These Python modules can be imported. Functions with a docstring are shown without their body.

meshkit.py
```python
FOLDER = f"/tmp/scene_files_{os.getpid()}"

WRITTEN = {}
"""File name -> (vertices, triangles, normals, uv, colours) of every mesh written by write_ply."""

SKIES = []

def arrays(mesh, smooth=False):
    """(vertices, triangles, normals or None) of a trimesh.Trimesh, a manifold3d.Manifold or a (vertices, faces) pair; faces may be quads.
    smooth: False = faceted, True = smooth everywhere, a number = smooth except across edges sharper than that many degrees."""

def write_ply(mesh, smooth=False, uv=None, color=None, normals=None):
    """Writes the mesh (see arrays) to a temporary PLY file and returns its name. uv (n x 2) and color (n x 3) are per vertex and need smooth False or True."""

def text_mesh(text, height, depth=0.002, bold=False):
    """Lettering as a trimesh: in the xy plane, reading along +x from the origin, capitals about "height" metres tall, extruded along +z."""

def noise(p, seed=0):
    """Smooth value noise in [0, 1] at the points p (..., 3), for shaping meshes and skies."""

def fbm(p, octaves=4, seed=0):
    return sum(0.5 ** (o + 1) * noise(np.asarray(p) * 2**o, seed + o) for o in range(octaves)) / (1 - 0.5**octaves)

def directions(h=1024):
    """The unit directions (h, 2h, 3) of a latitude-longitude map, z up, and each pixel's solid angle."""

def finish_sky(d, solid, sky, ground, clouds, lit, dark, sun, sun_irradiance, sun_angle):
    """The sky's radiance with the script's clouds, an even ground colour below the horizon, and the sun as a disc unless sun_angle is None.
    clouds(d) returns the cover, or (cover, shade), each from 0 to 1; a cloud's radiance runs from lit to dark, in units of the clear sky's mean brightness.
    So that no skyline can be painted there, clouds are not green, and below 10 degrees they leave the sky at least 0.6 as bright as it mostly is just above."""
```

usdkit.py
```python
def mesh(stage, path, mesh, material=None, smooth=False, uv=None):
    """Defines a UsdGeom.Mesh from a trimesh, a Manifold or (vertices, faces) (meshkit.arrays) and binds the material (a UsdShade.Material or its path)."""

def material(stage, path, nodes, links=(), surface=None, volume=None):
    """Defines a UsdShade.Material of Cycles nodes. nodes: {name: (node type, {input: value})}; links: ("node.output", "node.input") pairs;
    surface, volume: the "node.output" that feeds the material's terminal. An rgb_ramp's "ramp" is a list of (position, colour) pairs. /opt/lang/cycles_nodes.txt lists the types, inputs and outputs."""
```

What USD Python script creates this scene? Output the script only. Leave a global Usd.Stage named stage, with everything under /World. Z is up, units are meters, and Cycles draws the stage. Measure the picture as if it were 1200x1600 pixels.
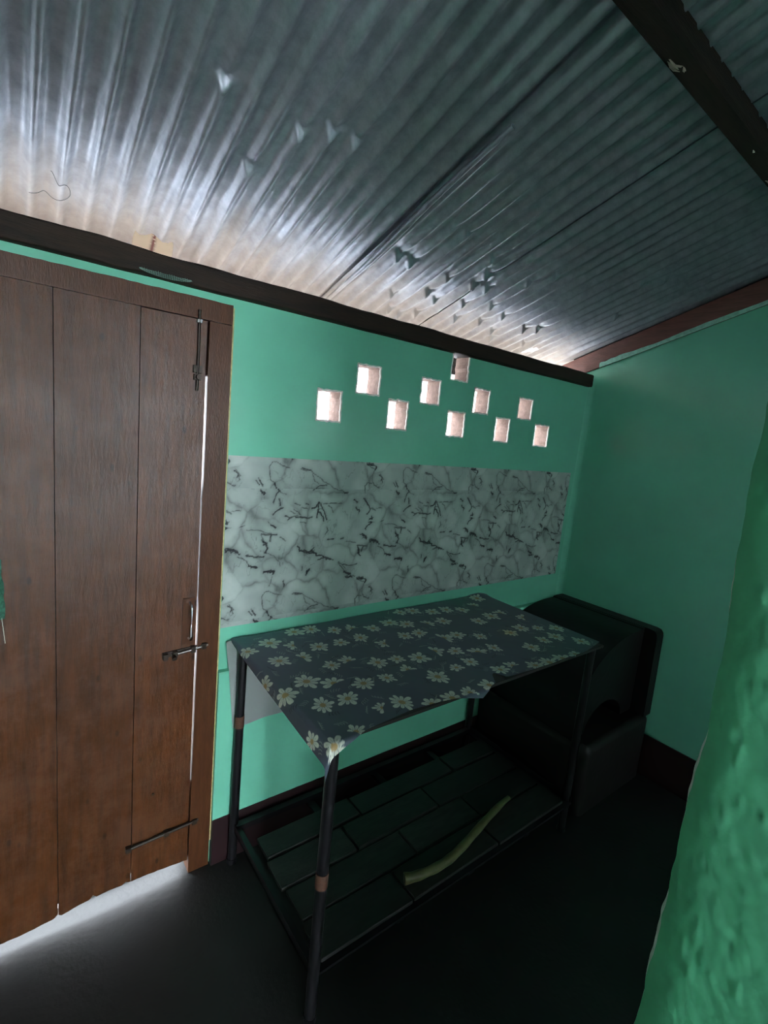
import math, random
import numpy as np, trimesh, usdkit, meshkit
import manifold3d as m3
from shapely.geometry import Polygon, box as sbox
from shapely.ops import unary_union
from pxr import Usd, UsdGeom, UsdLux, UsdShade, Gf, Sdf, Vt

stage = Usd.Stage.CreateInMemory()
UsdGeom.SetStageUpAxis(stage, UsdGeom.Tokens.z)
UsdGeom.SetStageMetersPerUnit(stage, 1.0)
UsdGeom.Xform.Define(stage, '/World')
UsdGeom.Scope.Define(stage, '/World/Looks')
rng = np.random.default_rng(7)
random.seed(7)

# ------------------------------------------------------------------ camera
CAM_H = 1.65
R = [[0.79341636, 0.01926558, -0.60837433], [-0.60102473, 0.18281028, -0.77804221], [0.09622765, 0.98295943, 0.15662376]]
cam = UsdGeom.Camera.Define(stage, '/World/camera')
mat = Gf.Matrix4d(1.0)
for i in range(3):
    for j in range(3):
        mat[i, j] = R[j][i]
mat.SetTranslateOnly(Gf.Vec3d(0, 0, CAM_H))
cam.AddTransformOp().Set(mat)
cam.CreateHorizontalApertureAttr(36.0)
cam.CreateVerticalApertureAttr(48.0)
cam.CreateFocalLengthAttr(36.0 * 768.0 / 1200.0)
cam.CreateClippingRangeAttr(Gf.Vec2f(0.02, 200))
cam.CreateExposureAttr(3.52)

# ------------------------------------------------------------------ daylight: overcast sky
dome = UsdLux.DomeLight.Define(stage, '/World/sky')
dome.CreateIntensityAttr(1.0)
dome.CreateColorAttr(Gf.Vec3f(0.90, 0.97, 1.08))

# ------------------------------------------------------------------ materials
def M(name, nodes, links, surface='p.BSDF'):
    return usdkit.material(stage, '/World/Looks/' + name, nodes, links, surface=surface)

def plain(name, col, rough=0.5, metal=0.0, noise=0.0, scale=20.0, bump=0.0, bscale=120.0, spec=0.5, stretch=(1, 1, 1), col2=None, detail=4):
    nodes = {'p': ('principled_bsdf', {'roughness': rough, 'metallic': metal, 'specular_ior_level': spec, 'base_color': col}),
             'g': ('geometry', {}), 'mp': ('mapping', {'scale': stretch})}
    links = [('g.position', 'mp.vector')]
    if noise > 0 or col2 is not None:
        c2 = col2 if col2 is not None else tuple(c * (1 - noise) for c in col)
        nodes['n'] = ('noise_texture', {'scale': scale, 'detail': detail, 'roughness': 0.6})
        nodes['r'] = ('rgb_ramp', {'ramp': [(0.35, c2), (0.65, col)]})
        links += [('mp.vector', 'n.vector'), ('n.fac', 'r.fac'), ('r.color', 'p.base_color')]
    if bump > 0:
        nodes['bn'] = ('noise_texture', {'scale': bscale, 'detail': 3})
        nodes['b'] = ('bump', {'strength': bump, 'distance': 0.004})
        links += [('mp.vector', 'bn.vector'), ('bn.fac', 'b.height'), ('b.normal', 'p.normal')]
    return M(name, nodes, links)

PAINT = (0.175, 0.56, 0.385)
m_wall = plain('green_wall_paint', PAINT, 0.20, noise=0.10, scale=3.0, bump=0.06, bscale=30, spec=.6)
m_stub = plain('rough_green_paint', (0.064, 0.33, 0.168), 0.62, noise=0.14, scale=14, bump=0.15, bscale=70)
m_white_edge = plain('bare_plaster_chip', (0.50, 0.58, 0.50), 0.8, noise=0.3, scale=60)
m_reveal = plain('raw_pink_mortar', (0.27, 0.185, 0.15), 0.9, noise=0.25, scale=60, bump=0.5, bscale=160)
m_rim = plain('painted_edge_light', (0.85, 0.80, 0.75), 0.8, noise=0.15, scale=60)  # pale tone paints the light caught on the vent edges
m_skirt = plain('maroon_skirting_paint', (0.020, 0.006, 0.007), 0.45, noise=0.4, scale=9)
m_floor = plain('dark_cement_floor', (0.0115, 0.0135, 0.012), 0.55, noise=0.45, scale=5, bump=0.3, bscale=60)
m_ground = plain('outdoor_ground', (0.29, 0.27, 0.25), 0.95, noise=0.2, scale=2)
m_outwall = plain('outdoor_plaster', (0.74, 0.735, 0.73), 0.95, noise=0.06, scale=4)
m_beam = plain('old_dark_timber', (0.030, 0.018, 0.011), 0.7, spec=.25, col2=(0.015, 0.010, 0.0075), noise=0.5, scale=6, stretch=(1, 8, 8), bump=0.4, bscale=40)
m_rafter = plain('brown_painted_timber', (0.16, 0.062, 0.045), 0.5, noise=0.35, scale=9, stretch=(6, 1, 6), bump=0.25, bscale=50)
m_pale = plain('pale_bare_wood', (0.62, 0.50, 0.42), 0.8, noise=0.3, scale=90)
m_frame = plain('door_frame_paint', (0.088, 0.031, 0.0112), 0.36, spec=.35, noise=0.3, scale=9, stretch=(6, 6, 1), bump=0.2, bscale=60)
m_bead = plain('yellowed_plaster_edge', (0.55, 0.50, 0.22), 0.7, noise=0.35, scale=70)
m_iron = plain('black_iron', (0.008, 0.008, 0.0095), 0.36, spec=.4, noise=0.4, scale=30)
m_rust = plain('rust_brown', (0.09, 0.035, 0.018), 0.7, noise=0.4, scale=60)
m_bolt = plain('worn_dark_steel', (0.055, 0.042, 0.032), 0.42, metal=0.6, noise=0.5, scale=60)
m_steel = plain('polished_steel', (0.75, 0.76, 0.78), 0.22, metal=1.0)
m_boltrod = plain('grey_steel_rod', (0.42, 0.40, 0.37), 0.3, metal=0.9, noise=0.3, scale=80)
m_board = plain('dark_table_board', (0.020, 0.017, 0.014), 0.6, noise=0.4, scale=20)
m_planks = [plain('grimy_plank_%s' % n, c, 0.6, noise=0.55, scale=16, stretch=(1, 4, 4), bump=0.3, bscale=60)
            for n, c in (('dark', (0.011, 0.013, 0.011)), ('mid', (0.017, 0.020, 0.016)), ('light', (0.026, 0.030, 0.025)))]
m_hearth = plain('soot_black_cement', (0.0068, 0.0062, 0.006), 0.5, spec=.3, noise=0.4, scale=8, bump=0.25, bscale=40)
m_hbase = plain('worn_black_cement', (0.012, 0.0118, 0.0102), 0.55, spec=.35, noise=0.55, scale=7, bump=0.3, bscale=40)
m_stick = plain('yellow_bamboo', (0.115, 0.120, 0.042), 0.5, noise=0.35, scale=22, bump=0.2, bscale=60)
m_stickend = plain('dark_cut_end', (0.05, 0.045, 0.03), 0.8)
m_cloth_bag = plain('green_cloth', (0.07, 0.26, 0.16), 0.8, noise=0.7, scale=70, bump=0.5, bscale=140)
m_thread = plain('pale_thread', (0.5, 0.5, 0.4), 0.8)
m_net = plain('grey_green_netting', (0.16, 0.27, 0.22), 0.7)
m_wire = plain('thin_grey_wire', (0.10, 0.10, 0.10), 0.5, metal=0.5)

def vcol(name, rough, bump=0.0, bscale=100, spec=0.5, tl=0.0):
    nodes = {'a': ('attribute', {'attribute': 'print_color'}), 'p': ('principled_bsdf', {'roughness': rough, 'specular_ior_level': spec})}
    links = [('a.color', 'p.base_color')]
    if bump:
        nodes |= {'g': ('geometry', {}), 'n': ('noise_texture', {'scale': bscale, 'detail': 3}), 'b': ('bump', {'strength': bump, 'distance': 0.003})}
        links += [('g.position', 'n.vector'), ('n.fac', 'b.height'), ('b.normal', 'p.normal')]
    return M(name, nodes, links)
m_marble = vcol('marble_print', 0.32)
m_vinyl = vcol('daisy_vinyl_print', 0.30, 0.18, 22)
m_card = vcol('torn_cardboard', 0.85)
m_back = M('vinyl_white_back', {'d': ('diffuse_bsdf', {'color': (0.36, 0.40, 0.38)}), 't': ('translucent_bsdf', {'color': (0.30, 0.34, 0.32)}), 'm': ('mix_closure', {'fac': 0.35})},
           [('d.BSDF', 'm.closure1'), ('t.BSDF', 'm.closure2')], surface='m.closure')

# worn glossy brown door paint
def door_mat(name, col, col2):
    nodes = {'g': ('geometry', {}), 'mp': ('mapping', {'scale': (9, 9, 0.9)}), 'mp2': ('mapping', {'scale': (24, 24, 5)}),
             'n': ('noise_texture', {'scale': 5, 'detail': 6, 'roughness': 0.65}), 'r': ('rgb_ramp', {'ramp': [(0.3, col2), (0.62, col)]}),
             'k': ('voronoi_texture', {'scale': 9, 'randomness': 1}), 'mk': ('mapping', {'scale': (1.6, 1.6, 0.8)}),
             'kr': ('rgb_ramp', {'ramp': [(0.0, (0.2, 0.2, 0.2)), (0.055, (0.3, 0.3, 0.3)), (0.11, (1, 1, 1)), (1, (1, 1, 1))]}),
             'mul': ('mix', {'mix_type': 'multiply', 'fac': 0.8}),
             'bn': ('noise_texture', {'scale': 2.2, 'detail': 8, 'roughness': 0.78}), 'b': ('bump', {'strength': 0.60, 'distance': 0.004}),
             'bn2': ('noise_texture', {'scale': 5, 'detail': 7, 'roughness': 0.7}), 'rr': ('map_range', {'from_min': 0.36, 'from_max': 0.62, 'to_min': 0.17, 'to_max': 0.37}),
             'p': ('principled_bsdf', {'specular_ior_level': 0.47})}
    links = [('g.position', 'mp.vector'), ('mp.vector', 'n.vector'), ('n.fac', 'r.fac'), ('g.position', 'mk.vector'), ('mk.vector', 'k.vector'), ('k.distance', 'kr.fac'),
             ('r.color', 'mul.color1'), ('kr.color', 'mul.color2'), ('mul.color', 'p.base_color'), ('g.position', 'mp2.vector'), ('mp2.vector', 'bn.vector'),
             ('bn.fac', 'b.height'), ('b.normal', 'p.normal'), ('g.position', 'bn2.vector'), ('bn2.fac', 'rr.value'), ('rr.result', 'p.roughness')]
    return M(name, nodes, links)
m_doors = [door_mat('worn_brown_door_paint', (0.110, 0.038, 0.0125), (0.050, 0.019, 0.0075)), door_mat('worn_brown_door_paint_dull', (0.096, 0.034, 0.0118), (0.046, 0.018, 0.0075))]

# galvanised sheet: grey zinc with a tan dust stain where the sheet nears the eave
def roof_mat():
    nodes = {'g': ('geometry', {}), 's': ('separate_xyz', {}), 'mp': ('mapping', {'scale': (15, 2.2, 2.2)}),
             'n': ('noise_texture', {'scale': 1.5, 'detail': 5, 'roughness': 0.6}), 'n2': ('noise_texture', {'scale': 26, 'detail': 5, 'roughness': 0.65}),
             'off': ('math', {'math_type': 'multiply_add', 'value2': 0.55, 'value3': -0.275}), 'add': ('math', {'math_type': 'add'}),
             'mr': ('map_range', {'from_min': 1.52, 'from_max': 1.80, 'to_min': 0, 'to_max': 1, 'clamp': True}),
             'zr': ('rgb_ramp', {'ramp': [(0.3, (0.29, 0.32, 0.37)), (0.7, (0.45, 0.48, 0.54))]}),
             'dr': ('rgb_ramp', {'ramp': [(0.3, (0.36, 0.305, 0.265)), (0.7, (0.44, 0.385, 0.34))]}),
             'mx': ('mix', {'mix_type': 'mix'}),
             'me': ('map_range', {'from_min': 0, 'from_max': 1, 'to_min': 0.68, 'to_max': 0.0, 'clamp': True}),
             'ro': ('map_range', {'from_min': 0, 'from_max': 1, 'to_min': 0.41, 'to_max': 0.8, 'clamp': True}),
             'b': ('bump', {'strength': 0.12, 'distance': 0.003}), 'p': ('principled_bsdf', {})}
    links = [('g.position', 's.vector'), ('g.position', 'mp.vector'), ('mp.vector', 'n.vector'), ('g.position', 'n2.vector'), ('n.fac', 'off.value1'), ('off.value', 'add.value1'), ('s.y', 'add.value2'),
             ('add.value', 'mr.value'), ('n2.fac', 'zr.fac'), ('n2.fac', 'dr.fac'), ('mr.result', 'mx.fac'), ('zr.color', 'mx.color1'), ('dr.color', 'mx.color2'), ('mx.color', 'p.base_color'),
             ('mr.result', 'me.value'), ('me.result', 'p.metallic'), ('mr.result', 'ro.value'), ('ro.result', 'p.roughness'), ('n2.fac', 'b.height'), ('b.normal', 'p.normal')]
    return M('galvanised_sheet', nodes, links)
m_roof = roof_mat()

# ------------------------------------------------------------------ helpers
names = {}
def numbered(parent, name):
    k = names.get((parent, name), 0)
    names[(parent, name)] = k + 1
    return name if k == 0 else '%s_%03d' % (name, k)
def tag(prim, label=None, cat=None, group=None, kind=None):
    for k, v in (('label', label), ('category', cat), ('group', group), ('kind', kind)):
        if v:
            prim.SetCustomDataByKey(k, v)
    return prim
def thing(name, label, cat, kind=None, loc=None, group=None):
    path = '/World/' + numbered('/World', name)
    x = UsdGeom.Xform.Define(stage, path)
    if loc is not None:
        x.AddTranslateOp().Set(Gf.Vec3d(*loc))
    x._loc = loc
    tag(x.GetPrim(), label, cat, group, kind)
    LOCS[path] = np.array(loc if loc is not None else (0, 0, 0), float)
    return path
LOCS = {}
def obj(name, mesh, material, parent='/World', label=None, cat=None, kind=None, smooth=False, color=None, group=None):
    path = parent + '/' + numbered(parent, name)
    root = '/' + '/'.join(parent.strip('/').split('/')[:2])
    v, f, n = meshkit.arrays(mesh, smooth)
    off = LOCS.get(root)
    if off is not None:
        v = v - off
    if n is None:
        p = usdkit.mesh(stage, path, (v, f), material)
    else:
        p = usdkit.mesh(stage, path, (v, f), material)
        p.CreateNormalsAttr(Vt.Vec3fArray.FromNumpy(n.astype(np.float32)))
        p.SetNormalsInterpolation('vertex')
    if color is not None:
        UsdGeom.PrimvarsAPI(p).CreatePrimvar('print_color', Sdf.ValueTypeNames.Color3fArray, 'vertex').Set(Vt.Vec3fArray.FromNumpy(np.asarray(color, np.float32)))
    tag(p.GetPrim(), label, cat, group, kind)
    return path
def bx(x0, x1, y0, y1, z0, z1, r=0.0):
    if r <= 0:
        m = trimesh.creation.box((x1 - x0, y1 - y0, z1 - z0))
        m.apply_translation(((x0 + x1) / 2, (y0 + y1) / 2, (z0 + z1) / 2))
        return m
    pts = []
    s = [m3.Manifold.sphere(r, 12).translate([a, b, c]) for a in (x0 + r, x1 - r) for b in (y0 + r, y1 - r) for c in (z0 + r, z1 - r)]
    return m3.Manifold.batch_hull(s)
def cat_(ms):
    out = []
    for m in ms:
        if hasattr(m, 'to_mesh'):
            q = m.to_mesh()
            m = trimesh.Trimesh(q.vert_properties[:, :3], q.tri_verts, process=False)
        out.append(m)
    return trimesh.util.concatenate(out)
def tube(pts, r, n=10, caps=True):
    pts = np.asarray(pts, float)
    r = np.broadcast_to(np.asarray(r, float), len(pts))
    t = np.gradient(pts, axis=0)
    t /= np.linalg.norm(t, axis=1, keepdims=True)
    up = np.array([0, 0, 1.0]) if abs(t[0, 2]) < 0.9 else np.array([1.0, 0, 0])
    V = []
    for p, d, q in zip(pts, t, r):
        a = np.cross(up, d); a /= np.linalg.norm(a)
        b = np.cross(d, a)
        th = np.arange(n) / n * 2 * np.pi
        V.append(p + q * (np.cos(th)[:, None] * a + np.sin(th)[:, None] * b))
    V = np.vstack(V)
    F = []
    for i in range(len(pts) - 1):
        for k in range(n):
            a, b = i * n + k, i * n + (k + 1) % n
            F += [[a, b, b + n], [a, b + n, a + n]]
    if caps:
        V = np.vstack([V, pts[:1], pts[-1:]])
        c0, c1 = len(V) - 2, len(V) - 1
        e = (len(pts) - 1) * n
        for k in range(n):
            F += [[c0, (k + 1) % n, k], [c1, e + k, e + (k + 1) % n]]
    return trimesh.Trimesh(V, F, process=False)
def grid(nu, nv, flip=False):
    i, j = np.meshgrid(np.arange(nu - 1), np.arange(nv - 1), indexing='ij')
    a = (i * nv + j).ravel(); b = a + nv
    F = np.vstack([np.c_[a, b, b + 1], np.c_[a, b + 1, a + 1]])
    return F[:, ::-1] if flip else F
def extr_xz(poly, y0, y1):   # polygon in (x, z) extruded along y
    m = trimesh.creation.extrude_polygon(poly, y1 - y0, engine='earcut')
    v = m.vertices
    m2 = trimesh.Trimesh(np.c_[v[:, 0], y1 - v[:, 2], v[:, 1]], m.faces, process=False)
    return m2
def extr_yz(poly, x0, x1):   # polygon in (y, z) extruded along x
    m = trimesh.creation.extrude_polygon(poly, x1 - x0, engine='earcut')
    v = m.vertices
    return trimesh.Trimesh(np.c_[v[:, 2] + x0, v[:, 0], v[:, 1]], m.faces, process=False)

# ------------------------------------------------------------------ the room
YB, XR, XL, YF = 1.60, 2.655, -1.30, -3.40
RS, RY0, RZ0 = 0.335, 1.765, 2.20
RIDGE = -0.90
def roof_z(y):
    return RZ0 + RS * (RY0 - np.maximum(y, 2 * RIDGE - y))
EAVE, EAVE_F = 2.05, 2 * RIDGE - 2.05
HOLES = [(0.897, 0.999, 1.676, 1.788), (1.060, 1.168, 1.794, 1.901), (1.220, 1.323, 1.672, 1.788), (1.384, 1.491, 1.793, 1.896), (1.545, 1.651, 1.912, 2.05),
         (1.554, 1.663, 1.668, 1.777), (1.705, 1.812, 1.785, 1.896), (1.877, 1.982, 1.665, 1.779), (2.033, 2.143, 1.791, 1.892), (2.190, 2.310, 1.664, 1.774)]
DX0, DX1, DZ1 = -0.50, 0.572, 1.997
WALL_T = 0.078
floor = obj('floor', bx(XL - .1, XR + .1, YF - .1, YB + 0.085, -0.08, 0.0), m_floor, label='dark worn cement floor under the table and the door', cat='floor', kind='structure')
obj('added_outer_wall', bx(-6, 8, 3.2, 3.4, -.1, 2.9), m_outwall, label='pale wall added outside to cut the skylight, seen blown out through the vents', cat='wall', kind='structure')  # added wall, cuts the daylight reaching the eave and vents
obj('ground', bx(-9, 11, -12, 11, -0.25, -0.085), m_ground, label='bright bare ground outside, glimpsed under the brown door', cat='ground', kind='structure')

# back wall with ten brick-sized vents
outer = sbox(XL - .1, 0, XR + .1, 2.022)
cut = [sbox(DX0, -1, DX1, DZ1)]
liners = []
for k, (a, b, c, d) in enumerate(HOLES):
    q = []
    n = 9
    rr = np.random.default_rng(50 + k)
    for (p0, p1) in (((a, c), (b, c)), ((b, c), (b, d)), ((b, d), (a, d)), ((a, d), (a, c))):
        for i in range(n):
            t = i / n
            w = 0.0 if i == 0 else rr.normal(0, 0.0012)
            q.append((p0[0] + (p1[0] - p0[0]) * t + (w if p0[0] == p1[0] else 0), p0[1] + (p1[1] - p0[1]) * t + (w if p0[1] == p1[1] else 0)))
    P = Polygon(q).buffer(0.004, join_style=1).buffer(-0.001)
    cut.append(P)
    liners.append(P)
wall = outer.difference(unary_union(cut))
wb = thing('wall_back', 'green painted back wall with ten small brick-sized vent holes', 'wall', 'structure')
obj('wall_face', extr_xz(wall, YB, YB + WALL_T), m_wall, wb)
obj('outer_render', extr_xz(wall, YB + WALL_T, YB + WALL_T + .004), m_ground, wb)
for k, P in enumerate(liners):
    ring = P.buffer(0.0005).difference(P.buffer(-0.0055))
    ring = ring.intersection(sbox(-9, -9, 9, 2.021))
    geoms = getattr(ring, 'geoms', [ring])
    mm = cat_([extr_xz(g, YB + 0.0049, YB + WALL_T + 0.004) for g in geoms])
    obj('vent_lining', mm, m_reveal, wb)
    obj('vent_edge_light', cat_([extr_xz(g, YB - 0.0014, YB + 0.005) for g in geoms]), m_rim, wb)  # pale ring stands in for light on the front edge
    a, b, c, d = HOLES[k]
    if k == 2:
        lump = trimesh.creation.icosphere(2, 1.0); lump.apply_scale((0.016, 0.02, 0.010)); lump.apply_translation((a + 0.017, YB + 0.05, c + 0.012))
        obj('mortar_lump', lump, m_rust, wb, smooth=True, label='dark mortar lump on the sill of the third vent')
    if k == 4:
        lump = trimesh.creation.icosphere(2, 1.0); lump.apply_scale((0.011, 0.02, 0.022)); lump.apply_translation((a + 0.012, YB + 0.05, c + 0.075))
        obj('mortar_lump', lump, m_reveal, wb, smooth=True)
# thicker lower part of the back wall (dado) and skirting
DY = 1.577
obj('dado', cat_([bx(DX1 + 0.004, XR, DY, YB, 0.19, 0.765), extr_yz(Polygon([(DY, .765), (DY + .004, .772), (YB, .774), (YB, .765)]), DX1 + .004, XR)]), m_wall, wb)
obj('baseboard_back', bx(DX1 + 0.006, XR, DY - 0.001, YB, 0, 0.192), m_skirt, label='maroon painted skirting band along the back wall behind the table', cat='skirting', kind='structure')
# vertical plaster fillet where the two walls meet
th = np.linspace(0, np.pi / 2, 7)
fil = Polygon([(XR + .01, YB + .01), (XR - .035, YB + .01), (XR - .035, YB)] + [(XR - .03 + .03 * np.sin(t) * 1.0, YB - .03 + .03 * np.cos(t)) for t in th][1:-1] + [(XR, YB - .035), (XR + .01, YB - .035)])
fm = trimesh.creation.extrude_polygon(fil, 1.85, engine='earcut'); fm.apply_translation((0, 0, 0.19))
obj('corner_fillet', fm, plain('matt_green_paint', PAINT, 0.6, noise=.1, scale=8, spec=.2), wb)

# right wall up to the slope
def rake(y):
    return 2.117 - 0.322 * (y - 1.6)
wr = thing('wall_right', 'green painted right wall rising to a brown sloping rafter', 'wall', 'structure')
rw = Polygon([(YF, 0), (YB + .1, 0), (YB + .1, 2.13)] + [(y, min(rake(y), roof_z(y) - .03)) for y in (1.6, 1.2, .8, .4, 0.0)] + [(RIDGE, roof_z(RIDGE) - .05), (YF, roof_z(YF) - .05)])
obj('wall_face', extr_yz(rw, XR, XR + .1), m_wall, wr)
obj('wall_top', extr_yz(Polygon([(1.75, 2.1), (1.75, roof_z(1.75) + .03), (RIDGE, roof_z(RIDGE) + .03), (YF - .1, roof_z(YF - .1) + .03), (YF - .1, roof_z(YF) - .3), (RIDGE, roof_z(RIDGE) - .3)]), XR + .022, XR + .1), m_beam, wr)
obj('baseboard_right', bx(XR - .008, XR + .02, YF, DY, 0, 0.222), m_skirt, label='dark maroon skirting band along the right wall beside the black platform', cat='skirting', kind='structure')
# rafter along the top of the right wall
raf = Polygon([(1.80, 2.053), (1.80, 2.150)] + [(y, 2.164 + .338 * (1.765 - y)) for y in (1.2, .6, 0, RIDGE + .02)] + [(RIDGE + .02, rake(RIDGE + .02)), (0, rake(0)), (.8, rake(.8))])
obj('rafter', extr_yz(raf, XR - .018, XR + .05), m_rafter, label='reddish brown sloping rafter on top of the right wall', cat='rafter', kind='structure')
# ragged paint line below the rafter
sc = []
ys = np.linspace(1.56, 0.2, 140)
w = 0.010 + 0.012 * meshkit.fbm(np.c_[ys * 9, ys * 0, ys * 0 + 3], 4) + 0.012 * np.clip((ys - 1.3) / .25, 0, 1) * meshkit.noise(np.c_[ys * 40, ys * 0, ys * 0])
sm = Polygon([(y, rake(y) - .004) for y in ys] + [(y, rake(y) + q) for y, q in zip(ys[::-1], w[::-1])])
obj('paint_edge', extr_yz(sm, XR - .0195, XR - .016), plain('pale_green_paint_edge', (0.30, 0.62, 0.50), .5, noise=.3, scale=50), wr)

# walls the camera does not face
wl = sbox
m_white = plain('bounce_white_wall', (0.62, 0.70, 0.62), 0.8, noise=.1, scale=4)  # unseen walls whitened to add bounce light
obj('wall_left', extr_yz(Polygon([(YF - .1, 0), (YB + .1, 0), (YB + .1, 2.13), (1.6, roof_z(1.6) + .0), (RIDGE, roof_z(RIDGE) + .0), (YF - .1, roof_z(YF - .1) + .0)]), XL - .1, XL), m_white, label='plain wall whitened to add bounce light at the left end of the room', cat='wall', kind='structure')
OPX0, OPX1, OPZ1 = -0.78, 0.22, 2.25
WX0, WX1, WZ0, WZ1 = 1.27, 1.85, 1.32, 1.86  # added window opening, sized to brighten the right side
SYB = -2.60
fw = sbox(XL - .1, 0, XR + .1, roof_z(YF) - .0).difference(sbox(OPX0, -1, OPX1, OPZ1)).difference(sbox(WX0, WZ0, WX1, WZ1))
obj('wall_front', extr_xz(fw, YF - .1, YF), m_white, label='wall whitened to add bounce light, with an open doorway and an added window opposite the brown door', cat='wall', kind='structure')
# partition whose near face fills the right of the picture
SX, SY = 0.50, 0.142
pv, pz = np.r_[np.linspace(SYB, -.2, 30), np.linspace(-.19, SY, 170)], np.r_[np.linspace(0, .6, 20), np.linspace(.605, 1.95, 420), np.linspace(1.96, 2.62, 12)]
PYg, PZg = np.meshgrid(pv, pz, indexing='ij')
q3 = np.stack([PYg * 0, PYg, PZg], -1)
edge = np.clip((PYg - (SY - .035)) / .035, 0, 1)
dx = -.0032 * (meshkit.fbm(q3 * 14, 2, 4) - .5) - .0019 * (meshkit.fbm(q3 * np.array([1, 120, 62]), 3, 9) - .5) + .010 * edge ** 2.2
ridge_ = np.clip(meshkit.noise(q3 * np.array([1, 110, 55]), 31) - .70, 0, 1)
dx = dx - .0042 * ridge_
dy = edge * (.0060 * (meshkit.fbm(np.stack([PYg * 0, PYg * 0, PZg * 22], -1), 3, 2) - .5) + .012 * (meshkit.noise(np.stack([PYg * 0, PYg * 0, PZg * 4.2], -1), 5) - .5))
V = np.stack([SX + dx, PYg + dy, PZg], -1).reshape(-1, 3)
nv = len(pz)
wp = thing('wall_partition', 'rough green plastered partition end rising along the right edge of the picture', 'wall', 'structure')
obj('plaster_face', trimesh.Trimesh(V, grid(len(pv), nv, True), process=False), m_stub, wp, smooth=True)
last = V.reshape(len(pv), nv, 3)[-1]
Ve = np.stack([last, last + np.c_[np.full(nv, .010), .001 + .006 * np.clip(meshkit.noise(np.c_[pz * 0, pz * 0, pz * 11], 77) - .3, 0, 1), np.zeros(nv)], np.c_[np.full(nv, SX + .10), np.full(nv, SY + .002), pz]], 0).reshape(-1, 3)
obj('chipped_edge', trimesh.Trimesh(Ve, grid(3, nv, True), process=False), m_white_edge, wp, smooth=True, label='pale chipped plaster along the partition edge')
obj('core', bx(SX + .012, SX + .12, SYB, SY - .012, 0, 2.58), m_stub, wp)

# ------------------------------------------------------------------ roof
PIT = 0.0667
seams = [-1.53, -1.018, -.504, .012, .526, 1.039, 1.553, 2.068, 2.582, 2.80]
DENTS = [(.412, 1.222, 1.2), (.622, 1.244, 1), (.688, 1.206, 1), (.756, 1.199, .9), (.555, 1.398, 1), (1.123, 1.501, 1.1), (1.209, 1.509, 1.1), (1.203, 1.304, .6), (1.272, 1.301, .6), (1.391, 1.634, 1.2), (1.44, 1.358, .7),
         (1.553, 1.441, 1), (1.544, 1.508, 1), (1.625, 1.493, 1), (1.318, 1.802, 1), (1.417, 1.813, 1), (1.496, 1.776, 1.1), (1.499, 1.66, .9), (1.653, 1.732, 1), (1.79, 1.70, 1), (2.039, 1.652, 1.1), (2.111, 1.619, 1.3), (1.736, 1.388, .7),
         (1.807, 1.305, .7), (2.368, 1.366, .8), (2.197, 1.16, .7), (2.279, 1.093, .6), (1.59, 1.62, .8), (1.70, 1.58, .8), (1.86, 1.62, .8), (1.93, 1.74, 1), (2.0, 1.80, 1), (2.2, 1.75, .9), (1.25, 1.70, .7), (1.39, 1.52, .6)]
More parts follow.
